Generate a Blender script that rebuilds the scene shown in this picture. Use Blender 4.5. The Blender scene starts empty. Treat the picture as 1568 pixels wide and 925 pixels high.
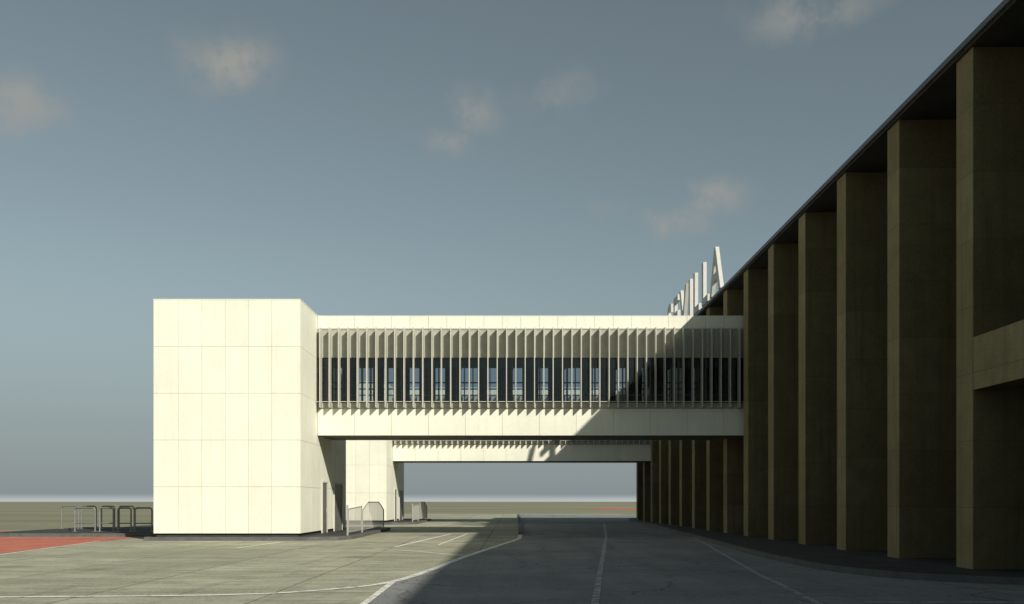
import bpy, math, random
from mathutils import Vector
random.seed(3)
S=bpy.context.scene
col=S.collection
# ---------------------------------------------------------------- nodes helper
class NT:
    def __init__(s,tree): s.t=tree
    def n(s,typ,**kw):
        nd=s.t.nodes.new(typ)
        for k,v in kw.items():
            setattr(nd,k,v)
        return nd
    def l(s,a,b): s.t.links.new(a,b)
    def math(s,op,a,b=None,c=None,clamp=False):
        nd=s.t.nodes.new('ShaderNodeMath'); nd.operation=op; nd.use_clamp=clamp
        for i,v in enumerate((a,b,c)):
            if v is None: continue
            if isinstance(v,(int,float)): nd.inputs[i].default_value=v
            else: s.l(v,nd.inputs[i])
        return nd.outputs[0]
    def mix(s,f,a,b,blend='MIX'):
        nd=s.t.nodes.new('ShaderNodeMix'); nd.data_type='RGBA'; nd.blend_type=blend
        for i,v in ((0,f),(6,a),(7,b)):
            if isinstance(v,(int,float)): nd.inputs[i].default_value=v
            elif isinstance(v,tuple): nd.inputs[i].default_value=(v[0],v[1],v[2],1)
            else: s.l(v,nd.inputs[i])
        return nd.outputs[2]
    def noise(s,vec,scale,detail=4,rough=.6):
        nd=s.t.nodes.new('ShaderNodeTexNoise'); nd.inputs['Scale'].default_value=scale
        nd.inputs['Detail'].default_value=detail; nd.inputs['Roughness'].default_value=rough
        s.l(vec,nd.inputs['Vector']); return nd.outputs[0]
    def rng(s,v,a,b,c=0,d=1,smooth=False):
        nd=s.t.nodes.new('ShaderNodeMapRange')
        if smooth: nd.interpolation_type='SMOOTHSTEP'
        s.l(v,nd.inputs[0])
        for i,x in enumerate((a,b,c,d)): nd.inputs[i+1].default_value=x
        return nd.outputs[0]
    def vscale(s,vec,sc):
        nd=s.t.nodes.new('ShaderNodeVectorMath'); nd.operation='MULTIPLY'
        s.l(vec,nd.inputs[0]); nd.inputs[1].default_value=sc; return nd.outputs[0]

def newmat(name,rough=.8,spec=.3,metal=0):
    m=bpy.data.materials.new(name); m.use_nodes=True
    b=m.node_tree.nodes['Principled BSDF']
    b.inputs['Roughness'].default_value=rough
    b.inputs['Specular IOR Level'].default_value=spec
    b.inputs['Metallic'].default_value=metal
    h=NT(m.node_tree)
    tc=h.n('ShaderNodeTexCoord').outputs['Object']
    return m,b,h,tc
def bump(h,b,height,strength,dist=.02):
    bp=h.n('ShaderNodeBump'); bp.inputs['Strength'].default_value=strength; bp.inputs['Distance'].default_value=dist
    h.l(height,bp.inputs['Height']); h.l(bp.outputs[0],b.inputs['Normal'])

def simple(name,c,var=.15,scale=3,rough=.8,spec=.3,metal=0,bs=.15,streak=0,island=0):
    m,b,h,tc=newmat(name,rough,spec,metal)
    n1=h.noise(tc,scale,3); n2=h.noise(tc,scale*14,2)
    f=h.math('ADD',h.math('MULTIPLY',n1,.6),h.math('MULTIPLY',n2,.4))
    f=h.rng(f,.35,.65,0,1)
    d=tuple(x*(1-var) for x in c); u=tuple(min(1,x*(1+var)) for x in c)
    cc=h.mix(f,d,u)
    if streak:
        ns=h.noise(h.vscale(tc,(2.2,2.2,.12)),1.6,4,.65)
        ns=h.rng(ns,.45,.75,0,streak)
        cc=h.mix(ns,cc,tuple(x*.55 for x in c))
    if island:
        gi=h.n('ShaderNodeNewGeometry')
        cc=h.mix(h.math('MULTIPLY',gi.outputs['Random Per Island'],island),cc,tuple(x*.6 for x in c))
    h.l(cc,b.inputs['Base Color'])
    if bs: bump(h,b,n2,bs,.01)
    return m

M={}
M['cream']=simple('cream_cladding',(.76,.75,.625),.05,.9,.75,.25,streak=.16,bs=.12,island=.10)
M['creamcore']=simple('joint_recess',(.50,.49,.41),.1,4,bs=0)
M['creamslat']=simple('slat_paint',(.50,.49,.42),.08,2,.5,.4,bs=0)
M['mesh']=simple('grey_infill_panel',(.40,.39,.32),.12,3,.7,.3,bs=.05,island=.25)
M['plinth']=simple('dark_plinth',(.05,.05,.047),.3,3,bs=0)
M['island']=simple('dark_asphalt_paving',(.045,.045,.042),.35,1.2,.9)
M['kerb']=simple('kerb_stone',(.11,.11,.10),.25,2.5,.85)
M['steel']=simple('galvanised_steel',(.26,.27,.25),.2,6,.45,.5,.6,bs=0)
M['rail']=simple('painted_rail',(.36,.36,.32),.15,5,.5,.5,.2,bs=0)
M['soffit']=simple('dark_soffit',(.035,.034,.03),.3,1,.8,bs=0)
M['fascia']=simple('roof_fascia_metal',(.10,.105,.10),.15,2,.5,.5,.3,bs=0)
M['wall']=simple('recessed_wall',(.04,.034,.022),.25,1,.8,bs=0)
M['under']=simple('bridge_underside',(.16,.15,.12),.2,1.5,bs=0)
M['inner']=simple('bridge_interior',(.08,.08,.075),.2,1.5,bs=0)
M['sign']=simple('sign_letters',(.50,.49,.45),.08,3,.5,.4,bs=0)
M['mull']=simple('mullion_metal',(.06,.065,.06),.2,5,.4,.5,.3,bs=0)
M['door']=simple('door_paint',(.13,.13,.115),.2,3,.5,bs=0)
m,b,h,tc=newmat('tinted_glass',.05,.6)
b.inputs['Base Color'].default_value=(.018,.022,.026,1)
M['dglass']=m
m=bpy.data.materials.new('window_glass'); m.use_nodes=True; nt=m.node_tree; nt.nodes.clear(); h=NT(nt)
tr=h.n('ShaderNodeBsdfTransparent'); tr.inputs[0].default_value=(.61,.67,.73,1)
gl=h.n('ShaderNodeBsdfGlossy'); gl.inputs['Roughness'].default_value=.03; gl.inputs['Color'].default_value=(.9,.95,1,1)
fr=h.n('ShaderNodeFresnel'); fr.inputs[0].default_value=1.55
mx=h.n('ShaderNodeMixShader'); h.l(fr.outputs[0],mx.inputs[0]); h.l(tr.outputs[0],mx.inputs[1]); h.l(gl.outputs[0],mx.inputs[2])
o_=h.n('ShaderNodeOutputMaterial'); h.l(mx.outputs[0],o_.inputs[0])
M['glass']=m
# fins concrete (k paints light into the colour: outer edges brightened, broad faces shaded)
def finmat(name,k):
    m,b,h,tc=newmat(name,.9,.12)
    sep=h.n('ShaderNodeSeparateXYZ'); h.l(tc,sep.inputs[0])
    z=sep.outputs[2]; y=sep.outputs[1]
    L=1.46
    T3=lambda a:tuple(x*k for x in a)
    zl=h.math('FLOOR',h.math('DIVIDE',z,L)); yl=h.math('FLOOR',h.math('DIVIDE',h.math('ADD',y,.5),3.78))
    cmb=h.n('ShaderNodeCombineXYZ'); h.l(zl,cmb.inputs[0]); h.l(yl,cmb.inputs[1])
    wn=h.n('ShaderNodeTexWhiteNoise'); h.l(cmb.outputs[0],wn.inputs['Vector'])
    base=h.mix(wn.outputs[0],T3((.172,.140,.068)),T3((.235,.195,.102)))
    n1=h.noise(tc,1.7,5,.65); n2=h.noise(tc,22,3,.6)
    base=h.mix(h.rng(n1,.35,.7,0,.6),base,T3((.12,.098,.048)))
    base=h.mix(h.rng(n2,.4,.75,0,.4),base,T3((.30,.255,.15)))
    ns=h.noise(h.vscale(tc,(3,3,.15)),1.5,4,.6)
    base=h.mix(h.rng(ns,.5,.8,0,.55),base,T3((.09,.073,.038)))
    fr=h.math('FRACT',h.math('DIVIDE',z,L))
    jt=h.math('LESS_THAN',fr,.012)
    base=h.mix(h.math('MULTIPLY',jt,.35),base,(.06,.05,.03))
    h.l(base,b.inputs['Base Color']); bump(h,b,n2,.3,.02)
    return m
M['fin']=finmat('shaded_concrete',.82); M['finedge']=finmat('lit_concrete',1.3)
# paint
m,b,h,tc=newmat('worn_road_paint',.7,.3)
n=h.noise(tc,5,6,.75)
al=h.rng(n,.36,.52,0,1)
h.l(h.mix(al,(.28,.275,.21),(.78,.77,.70)),b.inputs['Base Color'])
M['paint']=m
m,b,h,tc=newmat('faded_road_paint',.7,.3)
n=h.noise(tc,4,6,.75)
h.l(h.mix(h.rng(n,.4,.6,0,1),(.16,.16,.155),(.50,.50,.48)),b.inputs['Base Color'])
M['faded']=m
# asphalt
m,b,h,tc=newmat('asphalt',.9,.2)
n1=h.noise(tc,.3,5,.65); n2=h.noise(tc,24,3,.8); n3=h.noise(h.vscale(tc,(1.4,.12,1)),1,4,.6)
c=h.mix(h.rng(n1,.35,.62,0,1),(.12,.13,.13),(.235,.24,.23))
c=h.mix(h.rng(n3,.45,.7,0,.6),c,(.09,.095,.095))
c=h.mix(h.rng(n2,.38,.66,0,.65),c,(.38,.38,.36))
vo=h.n('ShaderNodeTexVoronoi',feature='DISTANCE_TO_EDGE'); vo.inputs['Scale'].default_value=.22
wv=h.n('ShaderNodeVectorMath',operation='ADD'); h.l(tc,wv.inputs[0])
nz=h.n('ShaderNodeTexNoise'); nz.inputs['Scale'].default_value=.9; nz.inputs['Detail'].default_value=4; h.l(tc,nz.inputs['Vector'])
h.l(h.vscale(nz.outputs['Color'],(1.5,1.5,0)),wv.inputs[1]); h.l(wv.outputs[0],vo.inputs['Vector'])
cr=h.rng(vo.outputs[0],.002,.008,1,0)
c=h.mix(h.math('MULTIPLY',cr,.5),c,(.05,.05,.05))
h.l(c,b.inputs['Base Color']); bump(h,b,n2,.5,.02)
M['asphalt']=m
# apron concrete with joints
m,b,h,tc=newmat('apron_concrete',.9,.2)
sep=h.n('ShaderNodeSeparateXYZ'); h.l(tc,sep.inputs[0])
n1=h.noise(h.vscale(tc,(.55,1.0,1)),.45,6,.7); n2=h.noise(tc,12,4,.75); n3=h.noise(h.vscale(tc,(.5,1.6,1)),1.6,5,.75)
c=h.mix(h.rng(n1,.38,.62,0,1),(.255,.25,.175),(.46,.445,.325))
c=h.mix(h.rng(n3,.45,.62,0,.85),c,(.185,.185,.13))
c=h.mix(h.rng(n2,.4,.66,0,.6),c,(.52,.505,.39))
wob=h.math('MULTIPLY',h.noise(tc,1.2,3),.10)
def line(comp,pitch,off,w):
    f=h.math('FRACT',h.math('DIVIDE',h.math('ADD',h.math('ADD',comp,wob),off),pitch))
    f=h.math('ABSOLUTE',h.math('SUBTRACT',f,.5))
    return h.math('LESS_THAN',f,w/pitch)
jx=line(sep.outputs[0],3.1,2.55,.022); jy=line(sep.outputs[1],4.9,1.0,.035)
j=h.math('MAXIMUM',jx,jy)
c=h.mix(h.math('MULTIPLY',j,.75),c,(.10,.098,.065))
cmb=h.n('ShaderNodeCombineXYZ')
h.l(h.math('FLOOR',h.math('DIVIDE',h.math('ADD',sep.outputs[0],2.55-1.55),3.1)),cmb.inputs[0])
h.l(h.math('FLOOR',h.math('DIVIDE',h.math('ADD',sep.outputs[1],1.0-2.45),4.9)),cmb.inputs[1])
wn=h.n('ShaderNodeTexWhiteNoise'); h.l(cmb.outputs[0],wn.inputs['Vector'])
c=h.mix(h.math('MULTIPLY',wn.outputs[0],.28),c,(.17,.17,.12))
vo=h.n('ShaderNodeTexVoronoi',feature='F1'); vo.inputs['Scale'].default_value=.35; h.l(tc,vo.inputs['Vector'])
st=h.rng(vo.outputs[0],.05,.22,.55,0); c=h.mix(st,c,(.12,.12,.085))
# tyre streaks
n4=h.noise(h.vscale(tc,(2.6,.10,1)),1,4,.6); c=h.mix(h.rng(n4,.58,.75,0,.4),c,(.12,.12,.09))
h.l(c,b.inputs['Base Color']); bump(h,b,n2,.4,.02)
M['apron']=m
m,b,h,tc=newmat('dry_grass_ground',.95,.1)
n1=h.noise(h.vscale(tc,(.3,1,1)),.03,6,.65); n2=h.noise(tc,2,4,.7)
c=h.mix(h.rng(n1,.35,.65,0,1),(.18,.18,.12),(.30,.29,.20))
c=h.mix(h.rng(n2,.4,.7,0,.5),c,(.15,.15,.095))
h.l(c,b.inputs['Base Color'])
M['grass']=m
m,b,h,tc=newmat('red_paving',.9,.2)
n1=h.noise(tc,.8,5,.7); n2=h.noise(tc,12,3)
c=h.mix(h.rng(n1,.35,.65,0,1),(.38,.105,.07),(.54,.18,.12))
br=h.n('ShaderNodeTexBrick'); br.inputs['Scale'].default_value=1.2; h.l(tc,br.inputs['Vector'])
br.inputs['Mortar Size'].default_value=.015
c=h.mix(h.math('MULTIPLY',br.outputs['Fac'],.35),c,(.25,.12,.08))
c=h.mix(h.rng(n2,.45,.7,0,.3),c,(.55,.28,.2))
h.l(c,b.inputs['Base Color']); M['red']=m

# ---------------------------------------------------------------- geometry helpers
class G:
    def __init__(s): s.v=[]; s.f=[]; s.m=[]
    def box(s,x0,x1,y0,y1,z0,z1,mi=0,left=None):
        o=len(s.v)
        s.v+=[(x0,y0,z0),(x1,y0,z0),(x1,y1,z0),(x0,y1,z0),(x0,y0,z1),(x1,y0,z1),(x1,y1,z1),(x0,y1,z1)]
        for q in ((3,2,1,0),(4,5,6,7),(0,1,5,4),(1,2,6,5),(2,3,7,6),(3,0,4,7)):
            s.f.append([o+i for i in q]); s.m.append(mi)
        if left is not None: s.m[-1]=left
    def tube(s,p,q,r,n=8,mi=0):
        p=Vector(p);q=Vector(q);d=(q-p).normalized()
        a=d.orthogonal().normalized();b=d.cross(a);o=len(s.v)
        for c in (p,q):
            for i in range(n):
                t=2*math.pi*i/n; w=c+a*math.cos(t)*r+b*math.sin(t)*r; s.v.append(tuple(w))
        for i in range(n):
            j=(i+1)%n; s.f.append([o+i,o+j,o+n+j,o+n+i]); s.m.append(mi)
        s.f.append([o+i for i in range(n)][::-1]); s.m.append(mi)
        s.f.append([o+n+i for i in range(n)]); s.m.append(mi)
    def path(s,pts,r,n=8,mi=0):
        for a,b in zip(pts,pts[1:]): s.tube(a,b,r,n,mi)
    def prism(s,pts,z0,z1,mi=0,mside=None):
        o=len(s.v);n=len(pts)
        s.v+=[(x,y,z0) for x,y in pts]+[(x,y,z1) for x,y in pts]
        s.f.append([o+n+i for i in range(n)]); s.m.append(mi)
        for i in range(n):
            j=(i+1)%n; s.f.append([o+i,o+j,o+n+j,o+n+i]); s.m.append(mi if mside is None else mside)
    def sheet(s,pts,z,mi=0):
        o=len(s.v); s.v+=[(x,y,z) for x,y in pts]; s.f.append([o+i for i in range(len(pts))]); s.m.append(mi)
    def ribbon(s,pts,w,z,mi=0,zb=None):
        P=[Vector(p) for p in pts];L=[];R=[]
        for i,p in enumerate(P):
            a=P[max(i-1,0)];b=P[min(i+1,len(P)-1)];d=(b-a).normalized();nn=Vector((-d.y,d.x))
            L.append(p+nn*w/2);R.append(p-nn*w/2)
        for i in range(len(P)-1):
            q=[L[i],R[i],R[i+1],L[i+1]]
            if zb is None: s.sheet([(v.x,v.y) for v in q],z,mi)
            else:
                s.prism([(v.x,v.y) for v in q],zb,z,mi)
    def obj(s,name,mats,parent=None,bevel=0,smooth=False):
        me=bpy.data.meshes.new(name); me.from_pydata(s.v,[],s.f)
        for mm in mats: me.materials.append(M[mm])
        for p,i in zip(me.polygons,s.m): p.material_index=i; p.use_smooth=smooth
        me.update()
        o=bpy.data.objects.new(name,me); col.objects.link(o)
        if parent: o.parent=parent
        if bevel:
            b=o.modifiers.new('bevel','BEVEL'); b.width=bevel; b.segments=1; b.limit_method='ANGLE'
        return o
def empty(name):
    e=bpy.data.objects.new(name,None); col.objects.link(e); return e
def spline(pts,n=8):
    P=[Vector(p) for p in pts];P=[2*P[0]-P[1]]+P+[2*P[-1]-P[-2]];out=[]
    for i in range(1,len(P)-2):
        for k in range(n):
            t=k/n;a,b,c,d=P[i-1],P[i],P[i+1],P[i+2]
            q=.5*((2*b)+(c-a)*t+(2*a-5*b+4*c-d)*t*t+(3*b-a-3*c+d)*t**3); out.append((q.x,q.y))
    out.append(tuple(P[-2][:2])); return out

# ---------------------------------------------------------------- ground
g=G(); g.sheet([(-4000,-500),(4000,-500),(4000,6000),(-4000,6000)],0); g.obj('ground',['grass'])
g=G(); g.sheet([(-60,-40),(14,-40),(14,118),(-13,118),(-24,56),(-28,50),(-60,50)],.004); g.obj('concrete_apron',['apron'])
C=[(-8.53,15.2),(-4.82,15.6),(-3.37,16.5),(-2.42,18.0),(-1.89,21.3),(-1.31,26.7),(.30,39)]
Cs=spline(C,8)
edge=[(-2.36,-40),(-2.3,14.3)]+[p for p in Cs if p[1]>18]+[(.8,112)]
g=G(); g.sheet([(60,-40),(60,112)]+edge[::-1],.008); g.obj('road',['asphalt'])
g=G()
g.sheet([(-60,28.0),(-15.6,28.0),(-16.4,36.4),(-16.6,41),(-24.2,41),(-25,49.5),(-60,49.5)][::1],.009)
g.sheet([(18,180),(60,180),(60,225),(18,225)],.009)
g.obj('red_pavement',['red'])
# markings
g=G()
g.ribbon([(-30,15.0)]+Cs+[(.42,44)],.18,.013)
g.ribbon([(-2.36,18.2),(-2.3,14.3),(-2.3,5)],.12,.0135)
g.ribbon([(-4.64,31),(-3.0,29),(-1.45,26.9)],.13,.0137)
g.ribbon([(-4.1,32),(-3.0,44.8)],.16,.0132)
g.ribbon([(-2.7,33.6),(-2.2,45)],.10,.0132)
g.ribbon([(-40,26.9),(-15.3,27.2)],.16,.013)
g.ribbon([(-15.3,27.2),(-16.5,36.6),(-7.4,36.7)],.14,.0132)
g.ribbon([(-9.4,31.2),(-9.0,35.9)],.16,.013)
for yy in (60,68,76): g.ribbon([(-6.2,yy),(-1,yy+.5)],.2,.013)
g.obj('road_marking',['paint'])
g=G()
g.ribbon([(7.05,70),(4.27,41.5),(1.3,14.3),(.6,8)],.12,.013)
g.ribbon(spline([(9.0,55),(8.1,41.5),(6.5,28.5),(5.45,20.5),(5.2,18),(4.8,14.3),(4.3,9)],6),.11,.013)
g.ribbon([(5.45,18.9),(7.2,17.2),(10.5,16.2),(16,16)],.08,.0133)
g.ribbon([(5.6,14.45),(12,14.3)],.16,.013)
g.obj('road_marking',['faded'])
# low kerb along the left of the road beyond the bend
g=G(); g.ribbon([(.42,44.2),(.6,65),(.8,110)],.22,.10,zb=-.005); g.obj('kerb',['kerb'])
# sidewalk
kp=spline([(14,16.2),(11.5,16.7),(9.74,17.5),(8.2,18.7),(7.35,20.8),(7.2,24),(7.3,28),(8.1,41.5),(9.2,60),(9.8,75),(10.6,82)],7)
g=G(); g.prism(kp+[(14,82)],-.01,.13); g.ribbon(kp,.16,.142,1,zb=-.005)
g.obj('sidewalk',['island','kerb'])

# ---------------------------------------------------------------- terminal
T=empty('airport_terminal')
SP=3.78;TH=.756;Z0=19.83
g=G()
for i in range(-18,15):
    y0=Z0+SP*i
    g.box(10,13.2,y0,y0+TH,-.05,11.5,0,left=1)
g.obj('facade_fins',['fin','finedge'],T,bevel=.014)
g=G()
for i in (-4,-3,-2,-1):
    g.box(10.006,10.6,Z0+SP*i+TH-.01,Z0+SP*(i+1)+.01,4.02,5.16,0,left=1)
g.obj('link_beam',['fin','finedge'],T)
yend=Z0+SP*14+TH
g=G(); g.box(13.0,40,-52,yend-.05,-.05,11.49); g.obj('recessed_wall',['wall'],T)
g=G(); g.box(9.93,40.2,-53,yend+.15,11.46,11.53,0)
g.box(9.86,40.3,-53.1,yend+.25,11.53,11.66,1)
g.obj('flat_roof',['soffit','fascia'],T)
g=G()
for i in range(-18,14):
    y0=Z0+SP*i+TH
    g.box(12.9,12.98,y0+.3,y0+SP-TH-.3,.15,3.2)
    for k in range(1,3): g.box(12.84,12.9,y0+k*1.0-.04,y0+k*1.0+.04,.15,3.2,1)
g.obj('wall_glazing',['dglass','mull'],T)
# sign
tc_=bpy.data.curves.new('letters','FONT'); tc_.body='SEVILLA'; tc_.size=1; tc_.extrude=.1; tc_.offset=.012; tc_.space_character=1.3
to=bpy.data.objects.new('tmp',tc_); col.objects.link(to)
dg=bpy.context.evaluated_depsgraph_get(); me=bpy.data.meshes.new_from_object(to.evaluated_get(dg)); bpy.data.objects.remove(to)
xs=[v.co.x for v in me.vertices];ys=[v.co.y for v in me.vertices]
x0,x1,y0,y1=min(xs),max(xs),min(ys),max(ys)
for v in me.vertices:
    a=(v.co.x-x0)/(x1-x0);bb=(v.co.y-y0)/(y1-y0);c=v.co.z/.1
    v.co=(10.05+ -c*.09, 58.6-a*14.9, 11.80+bb*2.3)
me.materials.clear(); me.materials.append(M['sign'])
R=empty('rooftop_letter_sign')
o=bpy.data.objects.new('letters',me); col.objects.link(o); o.parent=R
for p in me.polygons: p.use_smooth=False
g=G(); g.box(9.98,10.12,43.4,58.8,11.66,11.80)
for k in range(15): g.tube((10.12,43.9+k,11.75),(10.9,43.9+k,11.70),.03); 
g.obj('support_rail',['steel'],R)

# ---------------------------------------------------------------- tower
ZF=37.33;ZB=40.58
XL,XR=-14.64,-8.64;ZT0,ZT1=.293,9.84;YB=47.6
def panels(g,axis,a_list,zlist,face,out,gap=.0055,th=.03):
    for a0,a1 in zip(a_list,a_list[1:]):
        for z0,z1 in zip(zlist,zlist[1:]):
            j=random.uniform(-.0015,.0015)
            lo,hi=sorted((face+j,face-out*th))
            if axis=='x': g.box(a0+gap,a1-gap,lo,hi,z0+gap,z1-gap)
            else: g.box(lo,hi,a0+gap,a1-gap,z0+gap,z1-gap)
def make_tower(dy,name):
    E=empty(name); E.location=(0,dy,0)
    zr=[ZT0+(ZT1-ZT0)*k/5 for k in range(6)]
    ws=[38,36,36,35.5,35.5,44]; tot=sum(ws); xs=[XL]
    for w in ws: xs.append(xs[-1]+w/tot*(XR-XL))
    nY=10; ysl=[ZF+(YB-ZF)*k/nY for k in range(nY+1)]
    g=G()
    panels(g,'x',xs,zr,ZF,-1); panels(g,'x',xs,zr,YB,1)
    yi=[ZF+.03]+ysl[1:-1]+[YB-.03]
    panels(g,'y',yi,zr,XR,1); panels(g,'y',yi,zr,XL,-1)
    g.obj('cladding_panels',['cream'],E)
    g=G(); g.box(XL+.02,XR-.02,ZF+.02,YB-.02,ZT0+.004,ZT1-.03); g.obj('core',['creamcore'],E)
    g=G(); g.box(XL-.01,XR+.01,ZF-.01,YB+.01,ZT1-.004,ZT1+.03); g.obj('roof_coping',['cream'],E)
    g=G(); g.box(XL+.1,XR-.1,ZF+.1,YB-.1,.1,ZT0+.002); g.obj('plinth',['plinth'],E)
    g=G()
    for (a,b_) in ((41.5,42.5),(44.3,46.3)):
        g.box(XR-.01,XR+.03,a,b_,.16,2.45,0)
        g.box(XR-.01,XR+.06,a-.07,a,.16,2.52,1); g.box(XR-.01,XR+.06,b_,b_+.07,.16,2.52,1)
        g.box(XR-.01,XR+.06,a,b_,2.45,2.52,1)
        g.tube((XR+.06,b_-.15,1.1),(XR+.06,b_-.15,1.3),.02,6,1)
    g.obj('service_door',['door','creamslat'],E)
    return E
def make_bridge(dy,name):
    E=empty(name); E.location=(0,dy,0)
    x0=XR+.0;x1=12.6;D=3.2
    zb,zs,zg0,zg1,zp,zt=4.53,5.72,5.98,7.98,9.28,9.82
    g=G()
    px=[x0+.01+k*.82 for k in range(int((x1-x0)/.82)+1)]
    for f,out in ((ZB,-1),(ZB+D,1)):
        panels(g,'x',px,[zp,zt],f,out,.006); panels(g,'x',px[::2],[zb,zs],f,out,.006)
    g.obj('cladding_panels',['cream'],E)
    g=G()
    for f,out in ((ZB+.004,-1),(ZB+D-.004,1)):
        panels(g,'x',px[::3],[zg1,zp-.03],f,out,.005)
        panels(g,'x',px[::3],[zs+.01,zg0-.01],f,out,.005)
    g.obj('infill_panels',['mesh'],E)
    g=G()
    g.box(x0+.02,px[-1],ZB+.03,ZB+D-.03,zg1+.02,zt-.03,0)
    g.box(x0+.02,px[-1],ZB+.03,ZB+D-.03,zb+.02,zg0-.02,0)
    g.box(x0+.02,px[-1],ZB+.0,ZB+D,zt-.002,zt+.03,1)
    g.obj('body',['creamcore','cream'],E)
    g=G()
    g.box(x0+.02,px[-1],ZB+.15,ZB+D-.15,zg1-.0,zg1+.018); g.box(x0+.02,px[-1],ZB+.15,ZB+D-.15,zg0-.018,zg0-.004)
    k=x0+1.2
    while k<px[-1]: g.box(k,k+.12,ZB+.3,ZB+D-.3,zg1-.12,zg1-.002); k+=2.46
    g.box(x0+.02,px[-1],ZB+.16,ZB+.2,zg1-.42,zg1-.001)
    for f in (ZB+.45,ZB+D-.45):
        g.tube((x0+.1,f,zg0+.95),(px[-1],f,zg0+.95),.03,6)
    g.obj('interior',['inner'],E)
    g=G(); k=x0+.1; i=0
    while k<px[-1]-1.3:
        a=.42 if i%4!=1 else .75
        g.box(k+a,k+1.2,ZB+D-.135,ZB+D-.115,zg0,zg1)
        k+=1.23;i+=1
    g.obj('window_blinds',['mull'],E)
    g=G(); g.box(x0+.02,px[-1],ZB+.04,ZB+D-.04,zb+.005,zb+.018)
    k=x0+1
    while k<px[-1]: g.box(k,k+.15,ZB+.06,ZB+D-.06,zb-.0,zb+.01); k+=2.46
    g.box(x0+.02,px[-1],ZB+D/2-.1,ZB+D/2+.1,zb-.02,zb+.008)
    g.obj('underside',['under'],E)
    g=G()
    for f,s in ((ZB+.10,1),(ZB+D-.10,-1)):
        k=x0+.03
        while k<px[-1]-.1:
            e=min(k+1.23,px[-1]); j=random.uniform(-.008,.008)
            o=len(g.v); g.v+=[(k+.03,f,zg0),(e-.03,f+j,zg0),(e-.03,f+j*1.2,zg1+.03),(k+.03,f+j*.4,zg1+.03)]
            q=[o,o+1,o+2,o+3]
            g.f.append(q if s>0 else q[::-1]); g.m.append(0)
            k+=1.23
    g.obj('window_glass',['glass'],E)
    g=G()
    for f in (ZB+.05,ZB+D-.11):
        k=x0+.03
        while k<px[-1]: g.box(k-.03,k+.03,f,f+.08,zg0-.03,zg1+.03); k+=1.23
        g.box(x0,px[-1],f+.003,f+.06,zg0+.0,zg0+.07)
        g.box(x0,px[-1],f+.003,f+.06,zg0+.33,zg0+.37)
    g.obj('window_frame',['mull'],E)
    g=G(); k=x0+.2
    while k<11.9:
        g.box(k-.018,k+.018,ZB-.46,ZB-.012,zs+.02,zp-.02)
        g.box(k-.018,k+.018,ZB+D+.012,ZB+D+.46,zs+.02,zp-.02)
        k+=.41
    g.obj('sunshade_slats',['creamslat'],E)
    g=G()
    for f in (ZB-.03,ZB+D+.005):
        g.box(x0+.01,11.95,f,f+.025,zp-.045,zp-.012)
    for f in (ZB-.40,ZB+D+.36):
        g.box(x0+.01,11.95,f,f+.03,zs+.26,zs+.285)
    g.obj('slat_rails',['creamslat'],E)
    return E
def make_island(dy,name):
    g=G()
    pts=[(-24.4,41.4),(-14.9,41.4),(-14.9,37.15),(-8.3,37.15),(-7.2,37.6),(-6.8,38.8),(-6.8,50.6),(-7.6,51.6),(-24,51.6)]
    g.prism(pts,-.01,.15); g.ribbon(pts+[pts[0]],.14,.158,1,zb=-.006)
    o=g.obj(name,['island','kerb']); o.location=(0,dy,0)
def make_rail(dy,name):
    E=empty(name); E.location=(0,dy,0); g=G(); X=-7.05; zb=.15
    secs=[(39.3,42.9,lambda t:1.12+.10*t,18),(43.1,50.2,lambda t:1.0+.42*min(1,1.35*math.sin(math.pi*t)),26)]
    for y0,y1,fn,n in secs:
        g.path([(X,y0+(y1-y0)*k/n,zb+fn(k/n)) for k in range(n+1)],.025,7)
        for k in range(n+1):
            y=y0+(y1-y0)*k/n; r=.028 if k in(0,n) else .011
            g.tube((X,y,zb+(0 if k in (0,n) else .12)),(X,y,zb+fn(k/n)),r,6)
        g.tube((X,y0,zb+.12),(X,y1,zb+.12),.018,6)
    g.tube((X,39.15,zb),(X,39.15,zb+1.3),.04,10)
    g.obj('bars',['rail'],E)
make_tower(0,'boarding_tower'); make_tower(25.6,'boarding_tower')
make_bridge(0,'passenger_boarding_bridge'); make_bridge(25.6,'passenger_boarding_bridge')
make_island(0,'traffic_island'); make_island(25.6,'traffic_island')
make_rail(0,'pedestrian_railing'); make_rail(25.6,'pedestrian_railing')
# tube guard
E=empty('tubular_guard_rail'); g=G()
def frame(X0,X1,Y,h,r=.04,mid=True):
    zb=.15; c=.10
    g.path([(X0,Y,zb),(X0,Y,zb+h-c),(X0+c*.3,Y,zb+h-c*.3),(X0+c,Y,zb+h),(X1-c,Y,zb+h),(X1-c*.3,Y,zb+h-c*.3),(X1,Y,zb+h-c),(X1,Y,zb)],r)
    if mid: g.tube((X0,Y,zb+.4),(X1,Y,zb+.4),r*.7)
    for X in (X0,X1): g.box(X-.09,X+.09,Y-.09,Y+.09,zb-.005,zb+.02)
P=lambda px,s:(px-784)/s
for a,b_ in ((115,146),(153,174),(181,201),(207,233)): frame(P(a,31.8),P(b_,31.8),44,1.14)
for a,b_ in ((95,121),(125,148),(156,176),(183,206)): frame(P(a,28.9),P(b_,28.9),48.4,1.2,.035,False)
for a in (118,176,204):
    g.tube((P(a,31.8),44,1.26),(P(a,28.9),48.4,1.30),.035)
g.obj('tubes',['steel'],E)

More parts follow.
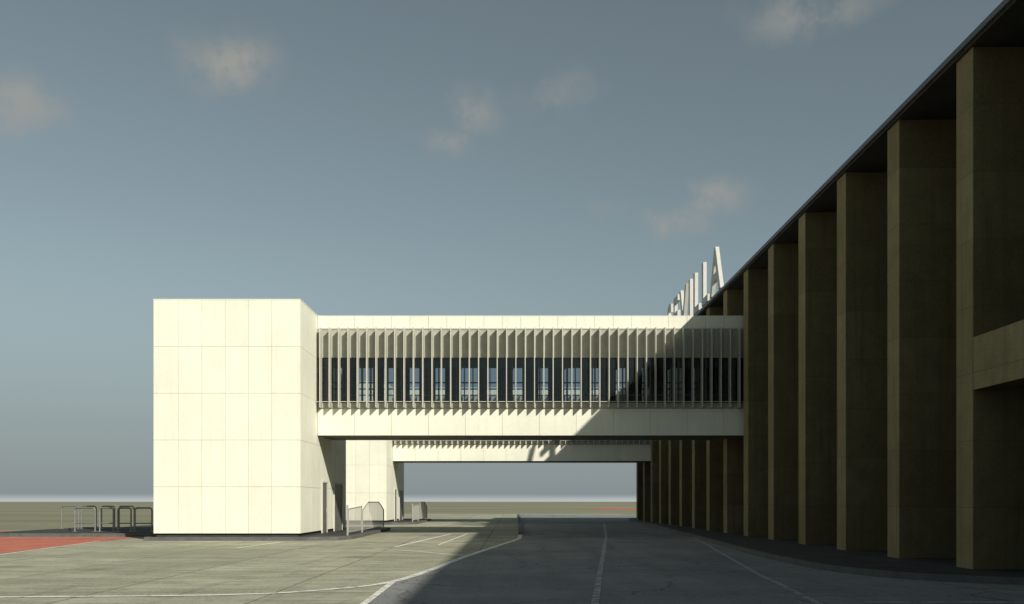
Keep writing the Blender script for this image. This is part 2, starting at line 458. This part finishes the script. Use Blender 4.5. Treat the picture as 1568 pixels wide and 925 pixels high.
# ---------------------------------------------------------------- light
d=Vector((-1,1.4,-1)).normalized()
sun=bpy.data.lights.new('sun','SUN'); sun.energy=4.9; sun.angle=math.radians(.7); sun.color=(1,.955,.85)
so=bpy.data.objects.new('sun',sun); col.objects.link(so); so.rotation_euler=d.to_track_quat('-Z','Y').to_euler(); so.location=(30,-40,40)
el=math.asin(-d.z)
w=bpy.data.worlds.new('World'); S.world=w; w.use_nodes=True; nt=w.node_tree
for n in list(nt.nodes): nt.nodes.remove(n)
h=NT(nt)
sky=h.n('ShaderNodeTexSky',sky_type='NISHITA'); sky.sun_disc=False; sky.sun_elevation=el; sky.sun_rotation=math.atan2(1,-1.4)
sky.air_density=1; sky.dust_density=1.2; sky.ozone_density=1.2
hs=h.n('ShaderNodeHueSaturation'); hs.inputs['Saturation'].default_value=.46; h.l(sky.outputs[0],hs.inputs['Color'])
dirv=h.n('ShaderNodeTexCoord').outputs['Generated']
sep=h.n('ShaderNodeSeparateXYZ'); h.l(dirv,sep.inputs[0])
c=h.mix(1.0,hs.outputs[0],(.71,.82,.78),'MULTIPLY')
hz=h.rng(sep.outputs[2],.0,.26,1,0,True)
c=h.mix(h.math('MULTIPLY',hz,.85),c,(2.75,3.15,3.4))
hz=h.rng(sep.outputs[2],.0,.009,1,0,True)
c=h.mix(h.math('MULTIPLY',hz,.5),c,(8.0,8.3,8.3))
cl=[(355,98,85,52,.9),(35,150,80,52,.75),(735,165,52,38,.75),(690,215,50,30,.6),(850,150,60,42,.4),(1100,300,60,30,.7),(1035,335,66,30,.7),(935,322,34,22,.45),(1240,8,120,36,.65)]
tot=None
nzc=h.n('ShaderNodeTexNoise'); nzc.inputs['Scale'].default_value=14; nzc.inputs['Detail'].default_value=3; h.l(dirv,nzc.inputs['Vector'])
off=h.n('ShaderNodeVectorMath',operation='MULTIPLY_ADD'); h.l(nzc.outputs['Color'],off.inputs[0]); off.inputs[1].default_value=(.05,.05,.05); off.inputs[2].default_value=(-.025,-.025,-.025)
dv=h.n('ShaderNodeVectorMath',operation='ADD'); h.l(dirv,dv.inputs[0]); h.l(off.outputs[0],dv.inputs[1])
for px,py,sx,sy,a in cl:
    v=Vector(((px-784)/1400,1,(768-py)/1400)); ln=v.length; v/=ln
    sb=h.n('ShaderNodeVectorMath',operation='SUBTRACT'); h.l(dv.outputs[0],sb.inputs[0]); sb.inputs[1].default_value=v
    k=1400*ln
    sc=h.vscale(sb.outputs[0],(k/sx,k/sx*.5,k/sy))
    le=h.n('ShaderNodeVectorMath',operation='LENGTH'); h.l(sc,le.inputs[0])
    q=h.rng(le.outputs['Value'],1.25,.0,0,a,True)
    tot=q if tot is None else h.math('MAXIMUM',tot,q)
nn=h.noise(dirv,22,6,.6)
dens=h.math('MULTIPLY',tot,h.rng(nn,.30,.62,0,1,True))
c=h.mix(h.math('MULTIPLY',dens,.95,clamp=True),c,(3.9,3.8,3.45))
bg=h.n('ShaderNodeBackground'); h.l(c,bg.inputs[0]); bg.inputs[1].default_value=.09
out=h.n('ShaderNodeOutputWorld'); h.l(bg.outputs[0],out.inputs[0])
# ---------------------------------------------------------------- camera
cam=bpy.data.cameras.new('camera'); cam.sensor_width=36; cam.lens=1400/1568*36; cam.shift_y=(768-462.5)/1568; cam.clip_end=20000
co=bpy.data.objects.new('camera',cam); col.objects.link(co); co.location=(0,0,1.6); co.rotation_euler=(math.radians(90),0,0)
S.camera=co
S.view_settings.view_transform='Standard'; S.view_settings.look='None'; S.view_settings.exposure=0
